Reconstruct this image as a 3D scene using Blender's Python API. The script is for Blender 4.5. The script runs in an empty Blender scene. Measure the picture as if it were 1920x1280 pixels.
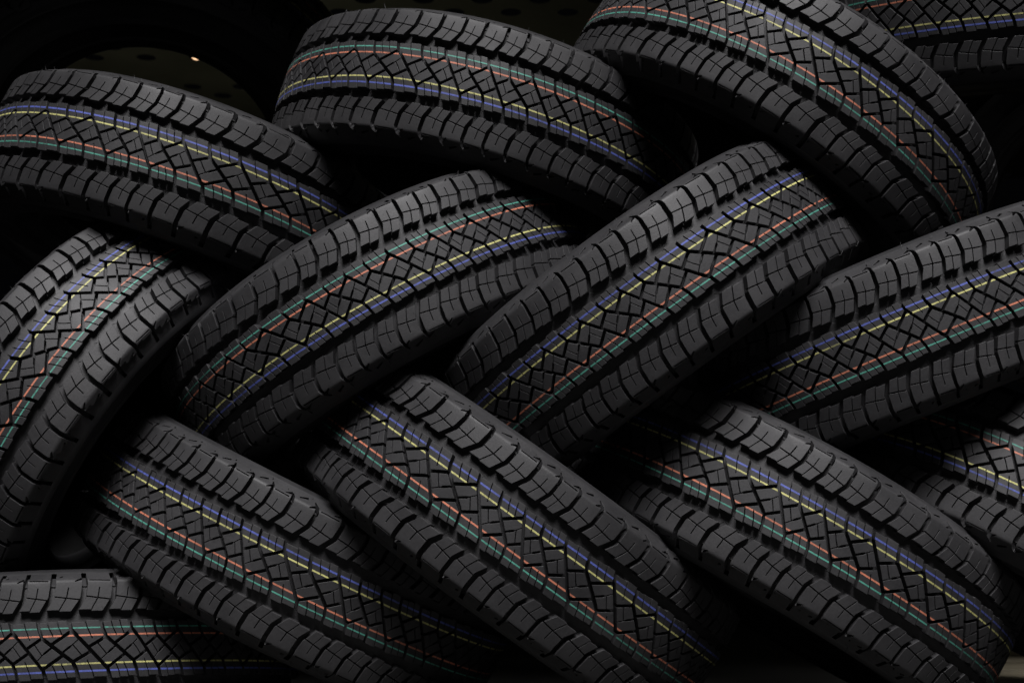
import bpy, math, random
import numpy as np
from mathutils import Vector, Matrix
from mathutils.geometry import delaunay_2d_cdt

# ------------------------------------------------------------------ camera, world, lamps, exposure
C = bpy.context.scene.collection
S = bpy.context.scene
R0 = 0.37                       # outer radius of a tyre in metres
PITCH = math.radians(8.0)       # the camera looks slightly upwards
HCAM = 0.80 * R0                # its height above the floor
CP, SP = math.cos(PITCH), math.sin(PITCH)


def w(p):
    """tyre-radius units in view axes (right, down, forward) -> world metres"""
    x, y, z = p
    return Vector((x, z * CP + y * SP, z * SP - y * CP)) * R0 + Vector((0, 0, HCAM))


def wd(p):
    x, y, z = p
    return Vector((x, z * CP + y * SP, z * SP - y * CP))


cam = bpy.data.cameras.new('camera')
cam.sensor_width = 36.0
cam.lens = 2748.5 / 1920.0 * 36.0
cam.clip_end = 200.0
cam.dof.use_dof = True
cam.dof.focus_distance = 5.55 * R0
cam.dof.aperture_fstop = 7.1
co = bpy.data.objects.new('camera', cam)
C.objects.link(co)
co.location = (0, 0, HCAM)
co.rotation_euler = (math.radians(90.0) + PITCH, 0, 0)
S.camera = co

world = bpy.data.worlds.new('World')
S.world = world
world.use_nodes = True
bg = world.node_tree.nodes['Background']
bg.inputs[0].default_value = (0.6, 0.62, 0.7, 1)
bg.inputs[1].default_value = 0.0012


def area(name, loc, target, size, sizey, power, col):
    l = bpy.data.lights.new(name, 'AREA')
    l.shape = 'RECTANGLE'
    l.size, l.size_y = size, sizey
    l.energy = power
    l.color = col
    o = bpy.data.objects.new(name, l)
    C.objects.link(o)
    o.location = loc
    d = Vector(target) - Vector(loc)
    o.rotation_euler = d.to_track_quat('-Z', 'Y').to_euler()
    return o


# big soft hall lamp high above the front of the pile
LE, LD_ = math.radians(65), 9.0
area('hall_lamp', w((0.55, 0.3 - LD_ * math.sin(LE), 5.9 - LD_ * math.cos(LE))), w((0.20, 0.50, 5.8)), 2.9, 2.3, 38.5, (1.0, 0.98, 0.99)).data.spread = math.radians(35)
# weak light of the hall from the front
area('hall_fill', w((0.5, -1.2, -3.0)), w((0.25, 0.1, 6.0)), 2.4, 1.2, 0.75, (0.95, 0.97, 1.0))
# added dim light without a seen source, turned up to brighten the deck
area('deck_fill', w((-2.2, 0.6, 11.0)), w((-2.4, -4.0, 13.0)), 0.5, 0.5, 0.52, (1.0, 0.97, 0.82))
area('pallet_fill', w((3.6, -2.2, 10.5)), w((3.5, 0.7, 9.3)), 0.4, 0.4, 0.32, (1.0, 0.95, 0.8))  # added to brighten the pallet, no source is seen there

S.view_settings.view_transform = 'Standard'
S.view_settings.look = 'None'
S.view_settings.exposure = 0.0
S.view_settings.gamma = 1.0
S.render.engine = 'CYCLES'
S.cycles.max_bounces = 6
S.cycles.use_denoising = True


# ------------------------------------------------------------------ materials
def mat(name):
    m = bpy.data.materials.new(name)
    m.use_nodes = True
    nt = m.node_tree
    return m, nt, nt.nodes['Principled BSDF']


def nn(nt, typ, **kw):
    n = nt.nodes.new(typ)
    for k, v in kw.items():
        setattr(n, k, v)
    return n


def noise(nt, vec, scale, detail=3.0, rough=0.55):
    n = nn(nt, 'ShaderNodeTexNoise')
    n.inputs['Scale'].default_value = scale
    n.inputs['Detail'].default_value = detail
    n.inputs['Roughness'].default_value = rough
    nt.links.new(vec, n.inputs['Vector'])
    return n.outputs['Fac']


def ramp(nt, fac, stops):
    r = nn(nt, 'ShaderNodeValToRGB')
    e = r.color_ramp.elements
    e[0].position, e[0].color = stops[0][0], stops[0][1] + (1,)
    e[1].position, e[1].color = stops[-1][0], stops[-1][1] + (1,)
    for p, c in stops[1:-1]:
        q = e.new(p)
        q.color = c + (1,)
    nt.links.new(fac, r.inputs[0])
    return r.outputs[0]


def rubber(name, lo, hi, rough, bump):
    m, nt, b = mat(name)
    tc = nn(nt, 'ShaderNodeTexCoord').outputs['Object']
    oi = nn(nt, 'ShaderNodeObjectInfo').outputs['Random']
    off = nn(nt, 'ShaderNodeVectorMath', operation='SCALE')
    cx = nn(nt, 'ShaderNodeCombineXYZ')
    nt.links.new(oi, cx.inputs[0]); nt.links.new(oi, cx.inputs[2])
    nt.links.new(cx.outputs[0], off.inputs[0]); off.inputs['Scale'].default_value = 37.0
    ad = nn(nt, 'ShaderNodeVectorMath', operation='ADD')
    nt.links.new(tc, ad.inputs[0]); nt.links.new(off.outputs[0], ad.inputs[1])
    v = ad.outputs[0]
    big = noise(nt, v, 14, 4)
    fine = noise(nt, v, 260, 4, 0.7)
    mx = nn(nt, 'ShaderNodeMath', operation='MULTIPLY_ADD')
    nt.links.new(fine, mx.inputs[0]); mx.inputs[1].default_value = 0.55
    hb = nn(nt, 'ShaderNodeMath', operation='MULTIPLY')
    nt.links.new(big, hb.inputs[0]); hb.inputs[1].default_value = 0.5
    nt.links.new(hb.outputs[0], mx.inputs[2])
    col = ramp(nt, mx.outputs[0], [(0.36, lo), (0.70, hi)])
    # pale dust bloom in patches and short scuffs
    patch = ramp(nt, noise(nt, v, 5.5, 5, 0.65), [(0.50, (0, 0, 0)), (0.72, (1, 1, 1))])
    mp = nn(nt, 'ShaderNodeMapping'); mp.inputs['Scale'].default_value = (60, 60, 420); mp.inputs['Rotation'].default_value = (0.5, 0.3, 0.8)
    nt.links.new(v, mp.inputs[0])
    scuff = ramp(nt, noise(nt, mp.outputs[0], 1.0, 2, 0.5), [(0.62, (0, 0, 0)), (0.72, (1, 1, 1))])
    m1 = nn(nt, 'ShaderNodeMath', operation='MULTIPLY'); nt.links.new(patch, m1.inputs[0]); nt.links.new(fine, m1.inputs[1])
    m2 = nn(nt, 'ShaderNodeMath', operation='MULTIPLY'); nt.links.new(scuff, m2.inputs[0]); nt.links.new(patch, m2.inputs[1])
    m3 = nn(nt, 'ShaderNodeMath', operation='MULTIPLY_ADD'); nt.links.new(m2.outputs[0], m3.inputs[0]); m3.inputs[1].default_value = 0.5
    nt.links.new(m1.outputs[0], m3.inputs[2])
    mixc = nn(nt, 'ShaderNodeMixRGB'); nt.links.new(m3.outputs[0], mixc.inputs[0])
    nt.links.new(col, mixc.inputs[1]); mixc.inputs[2].default_value = (hi[0] * 1.7, hi[1] * 1.68, hi[2] * 1.62, 1)
    hs = nn(nt, 'ShaderNodeHueSaturation')
    mr = nn(nt, 'ShaderNodeMapRange'); nt.links.new(oi, mr.inputs[0])
    mr.inputs[3].default_value, mr.inputs[4].default_value = 0.86, 1.12
    nt.links.new(mr.outputs[0], hs.inputs['Value']); nt.links.new(mixc.outputs[0], hs.inputs['Color'])
    nt.links.new(hs.outputs[0], b.inputs['Base Color'])
    rr = nn(nt, 'ShaderNodeMapRange')
    nt.links.new(big, rr.inputs[0])
    rr.inputs[1].default_value, rr.inputs[2].default_value = 0.3, 0.7
    rr.inputs[3].default_value, rr.inputs[4].default_value = rough - 0.07, rough + 0.09
    nt.links.new(rr.outputs[0], b.inputs['Roughness'])
    b.inputs['IOR'].default_value = 1.45
    b.inputs['Specular IOR Level'].default_value = 0.5
    bp = nn(nt, 'ShaderNodeBump')
    bp.inputs['Strength'].default_value = bump
    bp.inputs['Distance'].default_value = 0.0006
    if bump > .3:
        bv = nn(nt, 'ShaderNodeBevel', samples=4); bv.inputs['Radius'].default_value = 0.0011
        nt.links.new(bv.outputs[0], bp.inputs['Normal'])
    nt.links.new(noise(nt, v, 420, 3, 0.6), bp.inputs['Height'])
    nt.links.new(bp.outputs[0], b.inputs['Normal'])
    return m


M_TREAD = rubber('tread_rubber', (0.0135, 0.0132, 0.0142), (0.027, 0.0264, 0.0282), 0.58, 0.35)
M_SIDE = rubber('sidewall_rubber', (0.012, 0.012, 0.013), (0.019, 0.0185, 0.020), 0.52, 0.2)


M_LINER = rubber('liner_rubber', (0.004, 0.004, 0.004), (0.007, 0.007, 0.007), 0.80, 0.2)


def paint(name, c):
    m, nt, b = mat(name)
    tc = nn(nt, 'ShaderNodeTexCoord').outputs['Object']
    oi = nn(nt, 'ShaderNodeObjectInfo').outputs['Random']
    cx = nn(nt, 'ShaderNodeCombineXYZ'); nt.links.new(oi, cx.inputs[0]); nt.links.new(oi, cx.inputs[1])
    sc = nn(nt, 'ShaderNodeVectorMath', operation='SCALE'); nt.links.new(cx.outputs[0], sc.inputs[0]); sc.inputs['Scale'].default_value = 23.0
    ad = nn(nt, 'ShaderNodeVectorMath', operation='ADD'); nt.links.new(tc, ad.inputs[0]); nt.links.new(sc.outputs[0], ad.inputs[1])
    f1, f2 = noise(nt, ad.outputs[0], 170, 4, 0.7), noise(nt, ad.outputs[0], 9, 3, 0.6)
    mm = nn(nt, 'ShaderNodeMath', operation='MULTIPLY_ADD'); nt.links.new(f2, mm.inputs[0]); mm.inputs[1].default_value = 0.5
    hf = nn(nt, 'ShaderNodeMath', operation='MULTIPLY'); nt.links.new(f1, hf.inputs[0]); hf.inputs[1].default_value = 0.5
    nt.links.new(hf.outputs[0], mm.inputs[2])
    d = tuple(x * 0.62 for x in c)
    worn = tuple(x * 0.25 + 0.02 for x in c)
    col = ramp(nt, mm.outputs[0], [(0.36, worn), (0.43, d), (0.56, c)])
    nt.links.new(col, b.inputs['Base Color'])
    b.inputs['Roughness'].default_value = 0.62
    return m


M_STRIPE = {
    'blue': paint('blue_paint', (0.075, 0.10, 0.36)),
    'yellow': paint('yellow_paint', (0.50, 0.48, 0.18)),
    'red': paint('red_paint', (0.50, 0.17, 0.10)),
    'green': paint('green_paint', (0.07, 0.28, 0.215)),
}


def concrete():
    m, nt, b = mat('floor_concrete')
    tc = nn(nt, 'ShaderNodeTexCoord').outputs['Object']
    f = noise(nt, tc, 3.0, 6, 0.6)
    col = ramp(nt, f, [(0.3, (0.022, 0.022, 0.020)), (0.7, (0.045, 0.044, 0.040))])
    nt.links.new(col, b.inputs['Base Color'])
    b.inputs['Roughness'].default_value = 0.42
    bp = nn(nt, 'ShaderNodeBump'); bp.inputs['Strength'].default_value = 0.25; bp.inputs['Distance'].default_value = 0.004
    nt.links.new(noise(nt, tc, 40, 4), bp.inputs['Height']); nt.links.new(bp.outputs[0], b.inputs['Normal'])
    return m


def deckmat():
    m, nt, b = mat('deck_metal')
    tc = nn(nt, 'ShaderNodeTexCoord').outputs['Object']
    f = noise(nt, tc, 5.0, 5, 0.6)
    col = ramp(nt, f, [(0.3, (0.16, 0.16, 0.11)), (0.7, (0.24, 0.235, 0.17))])
    nt.links.new(col, b.inputs['Base Color'])
    b.inputs['Roughness'].default_value = 0.55
    return m


def woodmat():
    m, nt, b = mat('pallet_wood')
    tc = nn(nt, 'ShaderNodeTexCoord').outputs['Object']
    mp = nn(nt, 'ShaderNodeMapping'); mp.inputs['Scale'].default_value = (2, 40, 40)
    nt.links.new(tc, mp.inputs[0])
    f = noise(nt, mp.outputs[0], 1.5, 5, 0.6)
    col = ramp(nt, f, [(0.3, (0.20, 0.17, 0.11)), (0.7, (0.36, 0.32, 0.23))])
    nt.links.new(col, b.inputs['Base Color'])
    b.inputs['Roughness'].default_value = 0.7
    return m


M_FLOOR, M_DECK, M_WOOD = concrete(), deckmat(), woodmat()
m, nt, b = mat('lamp_glow')
b.inputs['Base Color'].default_value = (1, 0.8, 0.6, 1)
b.inputs['Emission Color'].default_value = (1.0, 0.62, 0.34, 1)
b.inputs['Emission Strength'].default_value = 2.6
M_GLOW = m
m, nt, b = mat('lamp_housing')
b.inputs['Base Color'].default_value = (0.05, 0.05, 0.05, 1)
M_HOUSE = m


# ------------------------------------------------------------------ mesh helpers
def mesh_tris(name, co3, tris, material):
    me = bpy.data.meshes.new(name)
    nv, nf = len(co3), len(tris)
    me.vertices.add(nv)
    me.vertices.foreach_set('co', np.ascontiguousarray(co3, dtype=np.float32).ravel())
    me.loops.add(nf * 3)
    me.loops.foreach_set('vertex_index', np.ascontiguousarray(tris, dtype=np.int32).ravel())
    me.polygons.add(nf)
    me.polygons.foreach_set('loop_start', np.arange(0, nf * 3, 3, dtype=np.int32))
    me.polygons.foreach_set('use_smooth', np.ones(nf, dtype=bool))
    me.update(calc_edges=True)
    me.validate()
    me.materials.append(material)
    return me


def link(name, me, parent=None):
    o = bpy.data.objects.new(name, me)
    C.objects.link(o)
    if parent:
        o.parent = parent
    return o


# ------------------------------------------------------------------ the tyre: tread template
P0 = 0.105                      # length of one tread pitch / tyre radius
NP = 60                         # pitches round the tyre (two make one repeat)
S1, RHO, KC, AF, SEND = 0.257, 0.022, 0.30, 0.98, 0.345
A0 = 2 * KC * S1
S2 = S1 + RHO * (AF - A0)


def prof(s):
    """arc length across the tread -> axial v, radius r, normal angle: crown, shoulder corner, straight flank"""
    a = np.abs(s)
    r1 = 1 - KC * S1 * S1
    t = np.clip((a - S1) / RHO, 0, AF - A0) + A0
    e_ = np.clip(a - S2, 0, None)
    v = np.where(a < S1, a, S1 + RHO * (np.sin(t) - math.sin(A0)) + e_ * math.cos(AF))
    r = np.where(a < S1, 1 - KC * a * a, r1 - RHO * (math.cos(A0) - np.cos(t)) - e_ * math.sin(AF))
    ang = np.where(a < S1, 2 * KC * a, t)
    return np.sign(s) * v, r, ang * np.sign(s)


def strip(pts, wd_):
    """polyline in (u, s) -> polygon; wd_ is one width or one per point"""
    p = [np.array((u * P0, s)) for u, s in pts]
    n = len(p)
    ws = [wd_] * n if not isinstance(wd_, (list, tuple)) else wd_
    L, Rr = [], []
    for i in range(n):
        d0 = p[i] - p[i - 1] if i > 0 else p[1] - p[0]
        d1 = p[i + 1] - p[i] if i < n - 1 else d0
        d0, d1 = d0 / np.linalg.norm(d0), d1 / np.linalg.norm(d1)
        t = (d0 + d1); t /= np.linalg.norm(t)
        nrm = np.array((-t[1], t[0]))
        k = 1.0 / max(0.6, nrm @ np.array((-d0[1], d0[0])))
        L.append(p[i] + nrm * ws[i] * 0.5 * k)
        Rr.append(p[i] - nrm * ws[i] * 0.5 * k)
    return [(q[0] / P0, q[1]) for q in L + Rr[::-1]]


def rot(pts):                   # the pattern is point symmetric about (0.6, 0)
    return [(1.2 - u, -s) for u, s in pts]


GD, SD, LD, TD = -0.032, -0.024, -0.034, -0.006   # depths: groove, sipe, shoulder groove, step at the block ends
polys = []                      # (level, polygon)


def add(level, pts, width):
    polys.append((level, strip(pts, width)))
    if isinstance(width, (list, tuple)):
        polys.append((level, strip(rot(pts), width)))
    else:
        polys.append((level, strip(rot(pts), width)))


def add_self(level, pts, width):
    polys.append((level, strip(pts, width)))


LW, SW = 0.0135, 0.0036
Lg = [(-0.09, 0.114), (0.0, 0.080), (0.03, 0.073), (1.17, -0.073), (1.20, -0.080), (1.29, -0.114)]
Sg = [(0.93, 0.114), (1.0, 0.080), (1.12, 0.047), (2.08, -0.047), (2.20, -0.080), (2.27, -0.114)]
add_self(GD, Lg, LW)
add_self(GD, Sg, LW)
add(GD, [(0.02, 0.071), (-0.60, 0.019)], 0.0125)
add(GD, [(1.12, 0.046), (0.53, 0.006)], 0.0125)
# sipes inside the centre blocks, the half towards the short groove opens into a wedge
add(SD, [(0.94, -0.041), (1.24, -0.008)], SW)
add(SD, [(1.18, -0.016), (1.23, -0.010), (1.47, 0.013)], [0.0036, 0.0085, 0.0075])
add(SD, [(0.84, 0.024), (1.13, -0.018)], SW)
# rib sipes
add(SD, [(0.42, 0.116), (0.50, 0.085), (0.68, 0.040)], SW)
add(SD, [(1.25, 0.116), (1.33, 0.085), (1.47, 0.052)], SW)
add(SD, [(1.56, 0.116), (1.63, 0.085), (1.74, 0.056)], SW)


def band(lo, hi):               # polygon between two stepped lines over the repeat
    return [(u, s) for u, s in lo] + [(u, s) for u, s in reversed(hi)]


# main grooves with stepped edges
lo = [(-2.3, .104), (-2 + .45, .104), (-2 + .45, .110), (-2 + .9, .110), (-2 + .9, .104), (-2 + 1.3, .104), (-2 + 1.3, .107), (-2 + 1.6, .107), (-2 + 1.6, .111), (-2 + 1.93, .111), (-.07, .104)]
lo = [(u - 2 * 0, s) for u, s in lo]
lo2 = []
for k in range(-1, 3):
    o = 2 * k
    lo2 += [(o - .07, .104), (o + .42, .104), (o + .42, .110), (o + .95, .110), (o + .95, .104), (o + 1.28, .104), (o + 1.28, .107), (o + 1.58, .107), (o + 1.58, .111), (o + 1.93, .111)]
hi2 = []
for k in range(-2, 6):
    o = k
    hi2 += [(o + .12, .152), (o + .60, .152), (o + .60, .146), (o + 1.12, .146)]
hi2 = [q for q in hi2 if lo2[0][0] - .3 <= q[0] <= lo2[-1][0] + .3]
polys.append((GD - 0.001, band(lo2, hi2)))
polys.append((GD - 0.001, rot(band(lo2, hi2))))
# shoulders: one lateral groove per pitch running over the corner on to the flank, cross sipes, notches on the flank
for k in range(-1, 4):
    o = float(k)
    odd = k % 2
    base = [(o + .06, .140), (o + .13, .152), (o + .37, .197)]
    tip = [(o + .42, .250), (o + .38, .278), (o + .30, .294)] if odd else [(o + .43, .250), (o + .37, .280), (o + .22, .302)]
    add_self(LD, base + tip, [0.0185, 0.0190, 0.0190, 0.0175, 0.0135, 0.0070])
    add_self(LD, rot(base + [(o + .42, .250), (o + .40, .300), (o + .38, .36)]), [0.0185, 0.0190, 0.0190, 0.0185, 0.0180, 0.0180])
    add(SD, [(o + .40, .2045), (o + 1.34, .1885)], 0.0048)
    add(SD, [(o + .60, .144), (o + .84, .197)], 0.0036)
    add(SD, [(o + .845, .197), (o + .90, .238)], 0.0036)
    if odd:
        add(-.012, [(o + .60, .290), (o + .92, .306)], [0.007, 0.012])
        add(-.014, [(o + 1.10, .262), (o + 1.34, .278)], [0.004, 0.016])
        add(-.004, [(o + .10, .326), (o + 1.2, .330)], 0.0030)
    else:
        add(-.012, [(o + .55, .2685), (o + 1.26, .2655)], 0.0050)
        add(-.006, [(o + .62, .314), (o + 1.30, .318)], 0.0030)
        add(-.014, [(o + 1.04, .278), (o + 1.30, .292)], [0.004, 0.016])
# outer step of the blocks on the flank
e = []
for k in range(-1, 2):
    o = 2.0 * k
    e += [(o + .36, .310), (o + 1.05, .310), (o + 1.05, .300), (o + 1.36, .300), (o + 1.36, .326), (o + 2.05, .326), (o + 2.05, .314), (o + 2.36, .314)]
polys.append((TD, e + [(e[-1][0], .50), (e[0][0], .50)]))
g_ = [(u, s - (.026 if s > .305 else .022)) for u, s in e]
polys.append((TD - .006, rot(g_ + [(g_[-1][0], .50), (g_[0][0], .50)])))

STR = {'blue': (0.0822, 0.0072), 'yellow': (0.0546, 0.0064), 'red': (-0.0546, 0.0066), 'green': (-0.0822, 0.0057)}


def build_template():
    verts, edges = [], []

    def seg(a, b_):
        verts.append(Vector((a[0] * P0, a[1]))); verts.append(Vector((b_[0] * P0, b_[1])))
        edges.append((len(verts) - 2, len(verts) - 1))
    allp = []
    for lev, pl in polys:
        for sh in (-4, -2, 0, 2, 4):
            q = [(u + sh, s) for u, s in pl]
            us = [a[0] for a in q]
            if max(us) < -0.3 or min(us) > 2.3:
                continue
            allp.append((lev, q))
            for i in range(len(q)):
                seg(q[i], q[(i + 1) % len(q)])
    for i in range(0, 9):
        seg((i * 0.25, -SEND), (i * 0.25, SEND))
    for s in [-SEND, -.335, -.32, -.305, -.29, -.279, -.274, -.2705, -.267, -.264, -.261, -.257, -.24, -.222, -.205, -.18, -.15, -.11, -.06, 0]:
        seg((0, s), (2, s))
        if s < 0:
            seg((0, -s), (2, -s))
    for n_, (s, wt) in STR.items():
        for d in (-.5, .5):
            seg((0, s + d * wt), (2, s + d * wt))
    vo, eo, fo, *_ = delaunay_2d_cdt(verts, edges, [], 0, 1e-6)
    V = np.array([(v.x / P0, v.y) for v in vo])
    F = np.array(fo)
    c = V[F].mean(1)
    keep = (c[:, 0] > 0) & (c[:, 0] < 2) & (np.abs(c[:, 1]) < SEND)
    A = V[F]
    ar = np.abs((A[:, 1, 0] - A[:, 0, 0]) * (A[:, 2, 1] - A[:, 0, 1]) - (A[:, 2, 0] - A[:, 0, 0]) * (A[:, 1, 1] - A[:, 0, 1]))
    keep &= ar > 1e-8
    F, c = F[keep], c[keep]
    lev = np.zeros(len(F))
    for L_, q in allp:
        q = np.array(q)
        ins = np.zeros(len(c), bool)
        j = len(q) - 1
        for i in range(len(q)):
            xi, yi, xj, yj = q[i, 0], q[i, 1], q[j, 0], q[j, 1]
            if yi != yj:
                cond = ((yi > c[:, 1]) != (yj > c[:, 1]))
                xx = (xj - xi) * (c[:, 1] - yi) / (yj - yi) + xi
                ins ^= cond & (c[:, 0] < xx)
            j = i
        lev = np.where(ins, np.minimum(lev, L_), lev)
    st = {}
    for n_, (s, wt) in STR.items():
        st[n_] = (np.abs(c[:, 1] - s) < wt * .5) & (lev == 0)
    # orientation: counter-clockwise in (u, s)
    A = V[F]
    sg = (A[:, 1, 0] - A[:, 0, 0]) * (A[:, 2, 1] - A[:, 0, 1]) - (A[:, 2, 0] - A[:, 0, 0]) * (A[:, 1, 1] - A[:, 0, 1])
    F[sg < 0] = F[sg < 0][:, ::-1]
    return V, F, lev, st


def full_tread():
    V, F, lev, st = build_template()
    # identify u=2 with the next repeat's u=0 through rounded keys
    key = {}
    ids = np.zeros(len(V), int)
    right = {}
    for i, (u, s) in enumerate(V):
        if abs(u) < 1e-4:
            key[round(s, 4)] = i
    for i, (u, s) in enumerate(V):
        if abs(u - 2) < 1e-4:
            r_ = round(s, 4)
            for d in (0, 1e-4, -1e-4):
                if round(r_ + d, 4) in key:
                    right[i] = key[round(r_ + d, 4)]
                    break
    n = len(V)
    reps = NP // 2
    top_u, top_s, top_h, tris = [], [], [], []
    stri = {k: ([], [], []) for k in STR}
    # vertex per (vertex, level)
    vl = {}
    FT = np.zeros_like(F)
    lu, ls, lh = [], [], []
    for fi in range(len(F)):
        for k in range(3):
            q = (int(F[fi, k]), round(float(lev[fi]), 5))
            if q not in vl:
                vl[q] = len(lu)
                lu.append(V[q[0], 0]); ls.append(V[q[0], 1]); lh.append(q[1])
            FT[fi, k] = vl[q]
    lu, ls, lh = np.array(lu), np.array(ls), np.array(lh)
    # walls inside the repeat and across its border
    em = {}
    for fi in range(len(F)):
        for k in range(3):
            a, b_ = int(F[fi, k]), int(F[fi, (k + 1) % 3])
            em.setdefault((min(a, b_), max(a, b_)), []).append((fi, a, b_))
    walls = []

    def wall(a, b_, hi, lo_):
        # seen from the low side
        walls.append((V[a], V[b_], hi, lo_))
    border = {}
    for (a, b_), l in em.items():
        if len(l) == 2:
            (f0, a0, b0), (f1, a1, b1) = l
            if lev[f0] != lev[f1]:
                if lev[f0] > lev[f1]:
                    wall(a0, b0, lev[f0], lev[f1])
                else:
                    wall(a1, b1, lev[f1], lev[f0])
        elif len(l) == 1:
            f0, a0, b0 = l[0]
            if a0 in right and b0 in right:
                k = tuple(sorted((right[a0], right[b0])))
                o = em.get(k)
                if o and len(o) == 1:
                    f1 = o[0][0]
                    if lev[f0] > lev[f1]:
                        wall(a0, b0, lev[f0], lev[f1])
                    elif lev[f0] < lev[f1]:
                        va, vb = V[o[0][1]] + (2, 0), V[o[0][2]] + (2, 0)
                        walls.append((va, vb, lev[f1], lev[f0]))
    wu, ws, wh, wt = [], [], [], []
    for a, b_, h1, h0 in walls:
        i = len(wu)
        wu += [a[0], b_[0], b_[0], a[0]]; ws += [a[1], b_[1], b_[1], a[1]]; wh += [h1, h1, h0, h0]
        wt += [(i + 0, i + 3, i + 2), (i + 0, i + 2, i + 1)]
    wu, ws, wh = np.array(wu), np.array(ws), np.array(wh)
    wt = np.array(wt)
    nt_ = len(lu)
    U1 = np.concatenate([lu, wu]); S1_ = np.concatenate([ls, ws]); H1 = np.concatenate([lh, wh])
    T1 = np.concatenate([FT, wt + nt_])
    m_ = len(U1)
    U = np.concatenate([U1 + 2 * r for r in range(reps)])
    SS = np.tile(S1_, reps); H = np.tile(H1, reps)
    T = np.concatenate([T1 + m_ * r for r in range(reps)])
    # weld the repeats so that the shading stays smooth
    kq = np.round(np.stack([np.mod(U, NP), SS, H], 1), 4)
    istop = np.tile(np.concatenate([np.ones(nt_, bool), np.zeros(m_ - nt_, bool)]), reps)
    bd = istop & ((np.abs(np.mod(U + 1, 2) - 1) < 1e-3))
    idx = np.nonzero(bd)[0]
    remap = np.arange(len(U))
    d = {}
    for i in idx:
        k = (int(round(U[i])) % NP, round(SS[i], 3), round(H[i], 4))
        remap[i] = d.setdefault(k, i)
    T = remap[T]
    strip_out = {}
    for n_, msk in st.items():
        tt = FT[msk]
        q, inv = np.unique(tt, return_inverse=True)
        inv = inv.reshape(tt.shape)
        u_, s_ = lu[q], ls[q]
        strip_out[n_] = (np.concatenate([u_ + 2 * r for r in range(reps)]), np.tile(s_, reps), np.concatenate([inv + len(q) * r for r in range(reps)]))
    return U, SS, H, T, strip_out


TU, TS, TH, TT, TSTR = full_tread()
print('tread tris', len(TT), 'verts', len(TU))


def place(u, s, h, warp):
    th = warp(u)
    v, r, a = prof(s)
    r = r + h * np.cos(a)
    v = v + h * np.sin(a)
    return np.stack([r * np.cos(th), r * np.sin(th), v], 1) * R0


def lathe(name, pts, n, material, ridges=None):
    pts = np.array(pts)
    th = np.linspace(0, 2 * np.pi, n, endpoint=False)
    m_ = len(pts)
    X = np.stack([pts[None, :, 0] * np.cos(th)[:, None], pts[None, :, 0] * np.sin(th)[:, None], np.repeat(pts[None, :, 1], n, 0)], 2).reshape(-1, 3) * R0
    tr = []
    for i in range(n):
        j = (i + 1) % n
        for k in range(m_ - 1):
            a, b_, c_, d = i * m_ + k, j * m_ + k, j * m_ + k + 1, i * m_ + k + 1
            tr += [(a, b_, c_), (a, c_, d)]
    return mesh_tris(name, X, tr, material)


v_e, r_e, a_e = prof(np.array([SEND]))


def edge(d):
    return float(r_e[0] + d * math.cos(a_e[0])), float(v_e[0] + d * math.sin(a_e[0]))


r0, v0 = edge(TD)
r1_, v1_ = edge(TD - .006)
SIDE = [(r0, v0), (r0 - .014, v0 + .0085), (r0 - .020, v0 + .013), (r0 - .028, v0 + .013), (r0 - .032, v0 + .007), (.835, .311), (.80, .310), (.765, .304), (.760, .309), (.750, .308), (.745, .298), (.70, .279), (.66, .258)]
BEAD = [(.66, .258), (.652, .262), (.640, .260), (.634, .250), (.615, .240), (.590, .226), (.578, .208), (.580, .188), (.600, .181), (.625, .192)]
LINER = [(.625, .192), (.66, .215), (.72, .248), (.80, .275), (.85, .272), (.90, .235), (.932, .17), (.945, .10), (.950, 0)]
LINER = LINER + [(r, -v) for r, v in LINER[::-1][1:]]
flip = lambda l: [(r, -v) for r, v in l][::-1]
ME_SIDE = [lathe('sidewall', SIDE[::1], 160, M_SIDE), lathe('sidewall', flip([(r1_, v1_)] + SIDE[2:]), 160, M_SIDE)]
ME_BEAD = [lathe('bead', BEAD, 160, M_SIDE), lathe('bead', flip(BEAD), 160, M_SIDE)]
ME_LINER = lathe('inner_liner', LINER[::-1], 128, M_LINER)


def make_warp(k0, th):
    if not th:
        return lambda u: u * (2 * np.pi / NP)
    th = np.array(th)
    k = np.arange(k0, k0 + len(th), dtype=float)
    n = len(k)
    if n < 6:
        # few marks seen: go on at the mean pitch
        pass
    kk = np.concatenate([k, [k[0] + NP]])
    tt = np.concatenate([th, [th[0] + 2 * np.pi]])

    def f(u):
        q = np.mod(u - kk[0], NP) + kk[0]
        base = np.floor((u - kk[0]) / NP)
        return np.interp(q, kk, tt) + 0 * base
    return f


def frame(n):
    n = np.array(n); n = n / np.linalg.norm(n)
    e = np.array((0, 0, -1.0))
    e1 = e - n * (n @ e); e1 /= np.linalg.norm(e1)
    return n, e1, np.cross(n, e1)


rnd = random.Random(5)
PILE = 'tyres stacked criss-cross in the pile'


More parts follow.
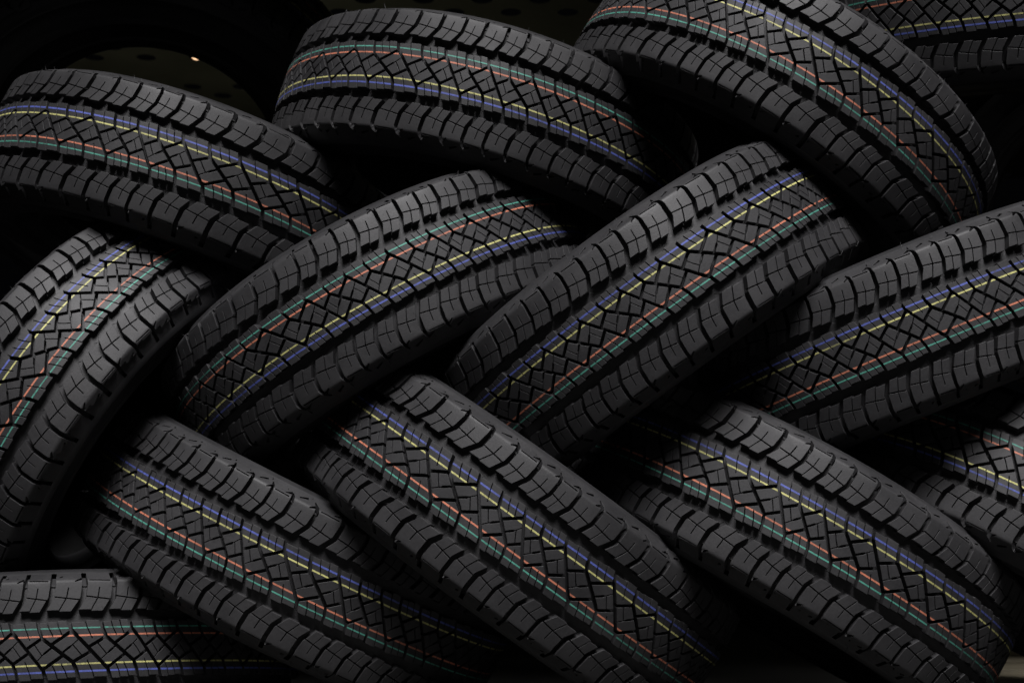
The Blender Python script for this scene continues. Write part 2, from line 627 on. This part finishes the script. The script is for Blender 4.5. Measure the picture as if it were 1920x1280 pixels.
def make_tyre(c, n, k0, th, label, group=PILE, scale=1.0):
    root = bpy.data.objects.new('tyre', None)
    C.objects.link(root)
    n_, e1, e2 = frame(n)
    M = Matrix.Identity(4)
    for i, ax in enumerate((e1, e2, n_)):
        q = wd(ax)
        M[0][i], M[1][i], M[2][i] = q
    root.matrix_world = Matrix.Translation(w(c)) @ M @ Matrix.Scale(scale, 4)
    root.empty_display_size = 0.1
    root['label'] = label
    root['category'] = 'tyre'
    root['group'] = group
    wp = make_warp(k0, th)
    co3, tr = place(TU, TS, TH, wp), TT
    # moulding hairs on the shoulders
    hv, ht = [], []
    for q in range(110):
        u0 = rnd.uniform(0, NP)
        s0 = rnd.choice((-1, 1)) * rnd.choice((rnd.uniform(.285, .34), rnd.uniform(.262, .30), rnd.uniform(.15, .24)))
        ln = rnd.uniform(.008, .026) if abs(s0) > .25 else rnd.uniform(.004, .010)
        du, ds = rnd.uniform(-.12, .12), rnd.uniform(-.008, .008)
        b_ = len(hv)
        hv += [(u0 - .012, s0, -.008), (u0 + .012, s0, -.008), (u0, s0 + .0018, -.008), (u0 + du, s0 + ds, ln)]
        ht += [(b_, b_ + 1, b_ + 3), (b_ + 1, b_ + 2, b_ + 3), (b_ + 2, b_, b_ + 3)]
    hv = np.array(hv)
    tr = np.concatenate([tr, np.array(ht) + len(co3)])
    co3 = np.concatenate([co3, place(hv[:, 0], hv[:, 1], hv[:, 2], wp)])
    tread = link('tread', mesh_tris('tread', co3, tr, M_TREAD), root)
    for nm, (u, s, t) in TSTR.items():
        s = s + rnd.uniform(-.001, .001) + .0007 * np.sin(u * 2 * np.pi / NP * rnd.randint(3, 9) + rnd.uniform(0, 6))
        o = link('painted_stripe', mesh_tris('painted_stripe', place(u, s, np.full(len(u), 0.0005), wp), t, M_STRIPE[nm]), tread)
        o['label'] = nm + ' painted stripe round the tread'
    for i in range(2):
        sw = link('sidewall', ME_SIDE[i], root)
        link('bead', ME_BEAD[i], sw)
    link('inner_liner', ME_LINER, root)
    return root


# the pile: centre, axis, first tread mark, angles of the marks
TYRES = {
 'A': ((-1.5236, -0.5858, 7.0142), (0.2943, -0.9331, 0.2065), 0, [-0.8176, -0.7093, -0.5807, -0.4612, -0.3273, -0.2182, -0.1132, -0.0246, 0.0828, 0.1959, 0.3304, 0.4625, 0.6033, 0.7258]),
 'B': ((-0.1353, -0.8600, 6.9697), (-0.2651, 0.9445, -0.1940), -14, [-0.8991, -0.7911, -0.6744, -0.5733, -0.4621, -0.3731, -0.2719, -0.1758, -0.0717, 0.0150, 0.1125, 0.1981, 0.3034, 0.4118, 0.5355]),
 'C': ((1.1980, -0.9344, 6.7487), (0.5469, -0.8260, 0.1363), -2, [-1.0155, -0.9078, -0.7753, -0.6619, -0.5566, -0.4692, -0.3747, -0.2842, -0.1694, -0.0592, 0.0637, 0.1588, 0.2597, 0.3520, 0.4729, 0.5965, 0.7229]),
 'D': ((2.3267, -1.5068, 7.1026), (0.0640, 0.9956, 0.0687), -3, [0.2369, 0.3451, 0.4404, 0.5428, 0.6441]),
 'E': ((-1.8789, 0.3751, 6.6597), (-0.8441, -0.5154, 0.1481), -5, [-0.0010, 0.1140, 0.2301, 0.3564, 0.4569, 0.5718, 0.6822, 0.7915]),
 'F': ((-0.5647, -0.0216, 6.6199), (0.4951, 0.8535, -0.1625), -3, [-0.8332, -0.7228, -0.6272, -0.5241, -0.4402, -0.3465, -0.2548, -0.1514, -0.0673, 0.0312, 0.1127, 0.2178, 0.3273, 0.4477, 0.5434, 0.6464]),
 'G': ((0.5651, -0.0540, 6.3609), (-0.5830, -0.8018, 0.1310), -12, [-0.8501, -0.7358, -0.6153, -0.5217, -0.4256, -0.3394, -0.2471, -0.1574, -0.0593, 0.0195, 0.1214, 0.2202, 0.3451, 0.4514, 0.5743]),
 'H': ((1.6760, 0.0384, 6.4560), (-0.3706, -0.9168, 0.1490), -7, [-0.8023, -0.6984, -0.6027, -0.4976, -0.4045, -0.3064, -0.2231, -0.1312, -0.0507, 0.0527, 0.1299, 0.2203]),
 'I': ((-0.9555, 0.9800, 6.5898), (0.4444, -0.8870, 0.1258), -3, [-0.8975, -0.7844, -0.6895, -0.5878, -0.4905, -0.3854, -0.2990, -0.1974, -0.1158, -0.0081, 0.1025, 0.2267, 0.3199, 0.4168, 0.5083, 0.6093]),
 'J': ((0.0094, 0.8372, 6.3096), (0.5835, -0.8048, 0.1088), -2, [-0.9841, -0.9021, -0.7942, -0.6869, -0.5535, -0.4331, -0.3002, -0.1979, -0.0904, -0.0098, 0.0931, 0.1975, 0.3275, 0.4377, 0.5620]),
 'K': ((1.1690, 0.8851, 6.3086), (0.5112, -0.8472, 0.1444), -2, [-0.9975, -0.9076, -0.8073, -0.7108, -0.5922, -0.4798, -0.3548, -0.2639, -0.1707, -0.0780, 0.0346, 0.1468, 0.2686, 0.3778, 0.5022]),
 'L': ((2.2353, 0.8602, 6.3932), (-0.5200, 0.8368, -0.1715), 0, [0.4475, 0.5459, 0.6645, 0.7724, 0.8993]),
 'M': ((-1.9637, 1.4365, 6.5572), (0.0531, 0.9669, -0.2497), -5, [-0.7229, -0.6266, -0.5376, -0.4278, -0.3102, -0.1879, -0.0869]),
}

LABELS = {
    'A': 'black tyre at the top left of the pile, in front of the perforated deck',
    'B': 'black tyre in the middle of the top row, its green stripe uppermost',
    'C': 'black tyre arching steeply down at the right end of the top row',
    'D': 'dim black tyre lying flat behind the steep one in the top right corner',
    'E': 'black tyre cut off by the left edge, sloping steeply, lower sidewall showing',
    'F': 'middle row black tyre with its green stripe uppermost, rising to the right',
    'G': 'black tyre in the very centre of the pile, blue stripe uppermost, rising to the right',
    'H': 'black tyre of the middle row rising to the right edge',
    'I': 'black tyre sloping down to the right, leftmost of the three in the bottom row',
    'J': 'black tyre sloping down to the right, middle one of three in the bottom row',
    'K': 'black tyre sloping down to the right, rightmost whole one in the bottom row',
    'L': 'half hidden black tyre at the right edge of the bottom row, green stripe uppermost',
    'M': 'black tyre lying flat in the bottom left corner under the sloping ones',
}

for key, (c_, n_, k0, th) in TYRES.items():
    make_tyre(c_, n_, k0, th, LABELS[key])
# two darker tyres behind the pile
make_tyre((-1.986, -1.194, 8.24), (0.06, 0.66, -0.73), 0, [], 'unlit tyre leaning behind the pile at top left, deck showing through its hole', 'unlit tyres behind the pile', 1.15)
make_tyre((3.22, -0.69, 8.0), (-0.25, 0.15, -0.95), 0, [], 'unlit tyre standing in the dark beyond the right end of the top row', 'unlit tyres behind the pile')


# ------------------------------------------------------------------ setting
def quad_mesh(name, vs, fs, material):
    me = bpy.data.meshes.new(name)
    me.from_pydata([tuple(v) for v in vs], [], fs)
    me.materials.append(material)
    me.update()
    return me


fl = link('floor', quad_mesh('floor', [(-12, -4, 0), (12, -4, 0), (12, 16, 0), (-12, 16, 0)], [(0, 1, 2, 3)], M_FLOOR))
fl['kind'] = 'structure'

# perforated deck overhead, seen from below through the gaps of the pile
H = 4.2 * R0
cp, rp, hr = 0.1075 * H, 0.0645 * H, 0.0198 * H
zt = HCAM + H
vs, fs = [], []
N = 20
y_start, x_start = 2.913 * H - rp * 10, -0.862 * H - cp * 16
for r in range(26):
    for q in range(-0, 50):
        cx = x_start + q * cp + (0.5 * cp if r % 2 else 0)
        cy = y_start + r * rp
        base = len(vs)
        hx, hy = cp / 2, rp / 2
        if (r - 9) % 4 > 1:
            vs += [(cx - hx, cy - hy, zt), (cx + hx, cy - hy, zt), (cx + hx, cy + hy, zt), (cx - hx, cy + hy, zt)]
            fs.append((base, base + 1, base + 2, base + 3))
            continue
        for i in range(N):
            a = 2 * math.pi * i / N
            ca, sa = math.cos(a), math.sin(a)
            m_ = min(hx / abs(ca) if abs(ca) > 1e-9 else 1e9, hy / abs(sa) if abs(sa) > 1e-9 else 1e9)
            vs.append((cx + hr * ca, cy + hr * sa, zt)); vs.append((cx + m_ * ca, cy + m_ * sa, zt))
            vs.append((cx + hr * ca, cy + hr * sa, zt + 0.001))
        for i in range(N):
            j = (i + 1) % N
            a, b_ = base + 3 * i, base + 3 * j
            fs.append((a, a + 1, b_ + 1, b_))
            fs.append((a, b_, b_ + 2, a + 2))
        # corners of the cell
        for sx in (-1, 1):
            for sy in (-1, 1):
                a0 = math.atan2(sy * hy, sx * hx) % (2 * math.pi)
                i0 = int(a0 / (2 * math.pi) * N)
                k = len(vs)
                vs.append((cx + sx * hx, cy + sy * hy, zt))
                fs.append((base + 3 * (i0 % N) + 1, k, base + 3 * ((i0 + 1) % N) + 1))
dk = link('perforated_deck', quad_mesh('perforated_deck', vs, fs, M_DECK))
yp = y_start - rp / 2
y_f = 4.7 * R0 * CP + 0.3  # added solid plate, out of view, keeps the hall lamp off the tyres behind
plate = link('shade_plate', quad_mesh('shade_plate', [(-5, y_f, zt - .002), (5, y_f, zt - .002), (5, yp, zt - .002), (-5, yp, zt - .002), (-5, y_f, zt + .06), (5, y_f, zt + .06), (5, yp, zt + .06), (-5, yp, zt + .06)],
    [(3, 2, 1, 0), (4, 5, 6, 7), (0, 1, 5, 4), (1, 2, 6, 5), (2, 3, 7, 6), (3, 0, 4, 7)], M_DECK), dk)
dk['label'] = 'dim olive perforated metal deck overhead, seen through the tyre hole at top left'
dk['category'] = 'deck'


# low wooden pallet on the floor behind the right end of the pile
root = bpy.data.objects.new('wooden_pallet', None)
C.objects.link(root)
root.location = w((3.35, 0, 8.9)) * 1.0
root.location.z = 0
root['label'] = 'pale wooden pallet lying on the floor in the bottom right corner'
root['category'] = 'pallet'


def box(name, x0, x1, y0, y1, z0, z1, parent, material):
    vs_ = [(x, y, z) for z in (z0, z1) for x, y in ((x0, y0), (x1, y0), (x1, y1), (x0, y1))]
    return link(name, quad_mesh(name, vs_, [(3, 2, 1, 0), (4, 5, 6, 7), (0, 1, 5, 4), (1, 2, 6, 5), (2, 3, 7, 6), (3, 0, 4, 7)], material), parent)


for y0 in (-0.42, -0.21, 0.0, 0.21):
    box('board', -0.40, 0.70, y0, y0 + 0.165, 0.032, 0.050, root, M_WOOD)
for x0 in (-0.38, 0.10, 0.58):
    box('bearer', x0, x0 + 0.09, -0.42, 0.375, 0.0, 0.031, root, M_WOOD)


def pix(px, py, z):
    return w(((px - 960) / 2748.5 * z, (py - 640) / 2748.5 * z, z))


# small warm lamp above the deck, seen through one of its holes
import bmesh
lp = pix(369, 101.5, 14.5)
root = bpy.data.objects.new('ceiling_lamp', None)
C.objects.link(root)
root.location = lp
root['label'] = 'tiny warm lamp glowing through a hole of the perforated deck'
root['category'] = 'lamp'
bm = bmesh.new()
bmesh.ops.create_uvsphere(bm, u_segments=16, v_segments=10, radius=0.021)
me = bpy.data.meshes.new('bulb'); bm.to_mesh(me); bm.free(); me.materials.append(M_GLOW)
link('bulb', me, root)
bm = bmesh.new()
bmesh.ops.create_cone(bm, cap_ends=True, segments=20, radius1=0.03, radius2=0.012, depth=0.05)
me = bpy.data.meshes.new('lamp_socket'); bm.to_mesh(me); bm.free(); me.materials.append(M_HOUSE)
o = link('lamp_socket', me, root); o.location = (0, 0, 0.042)
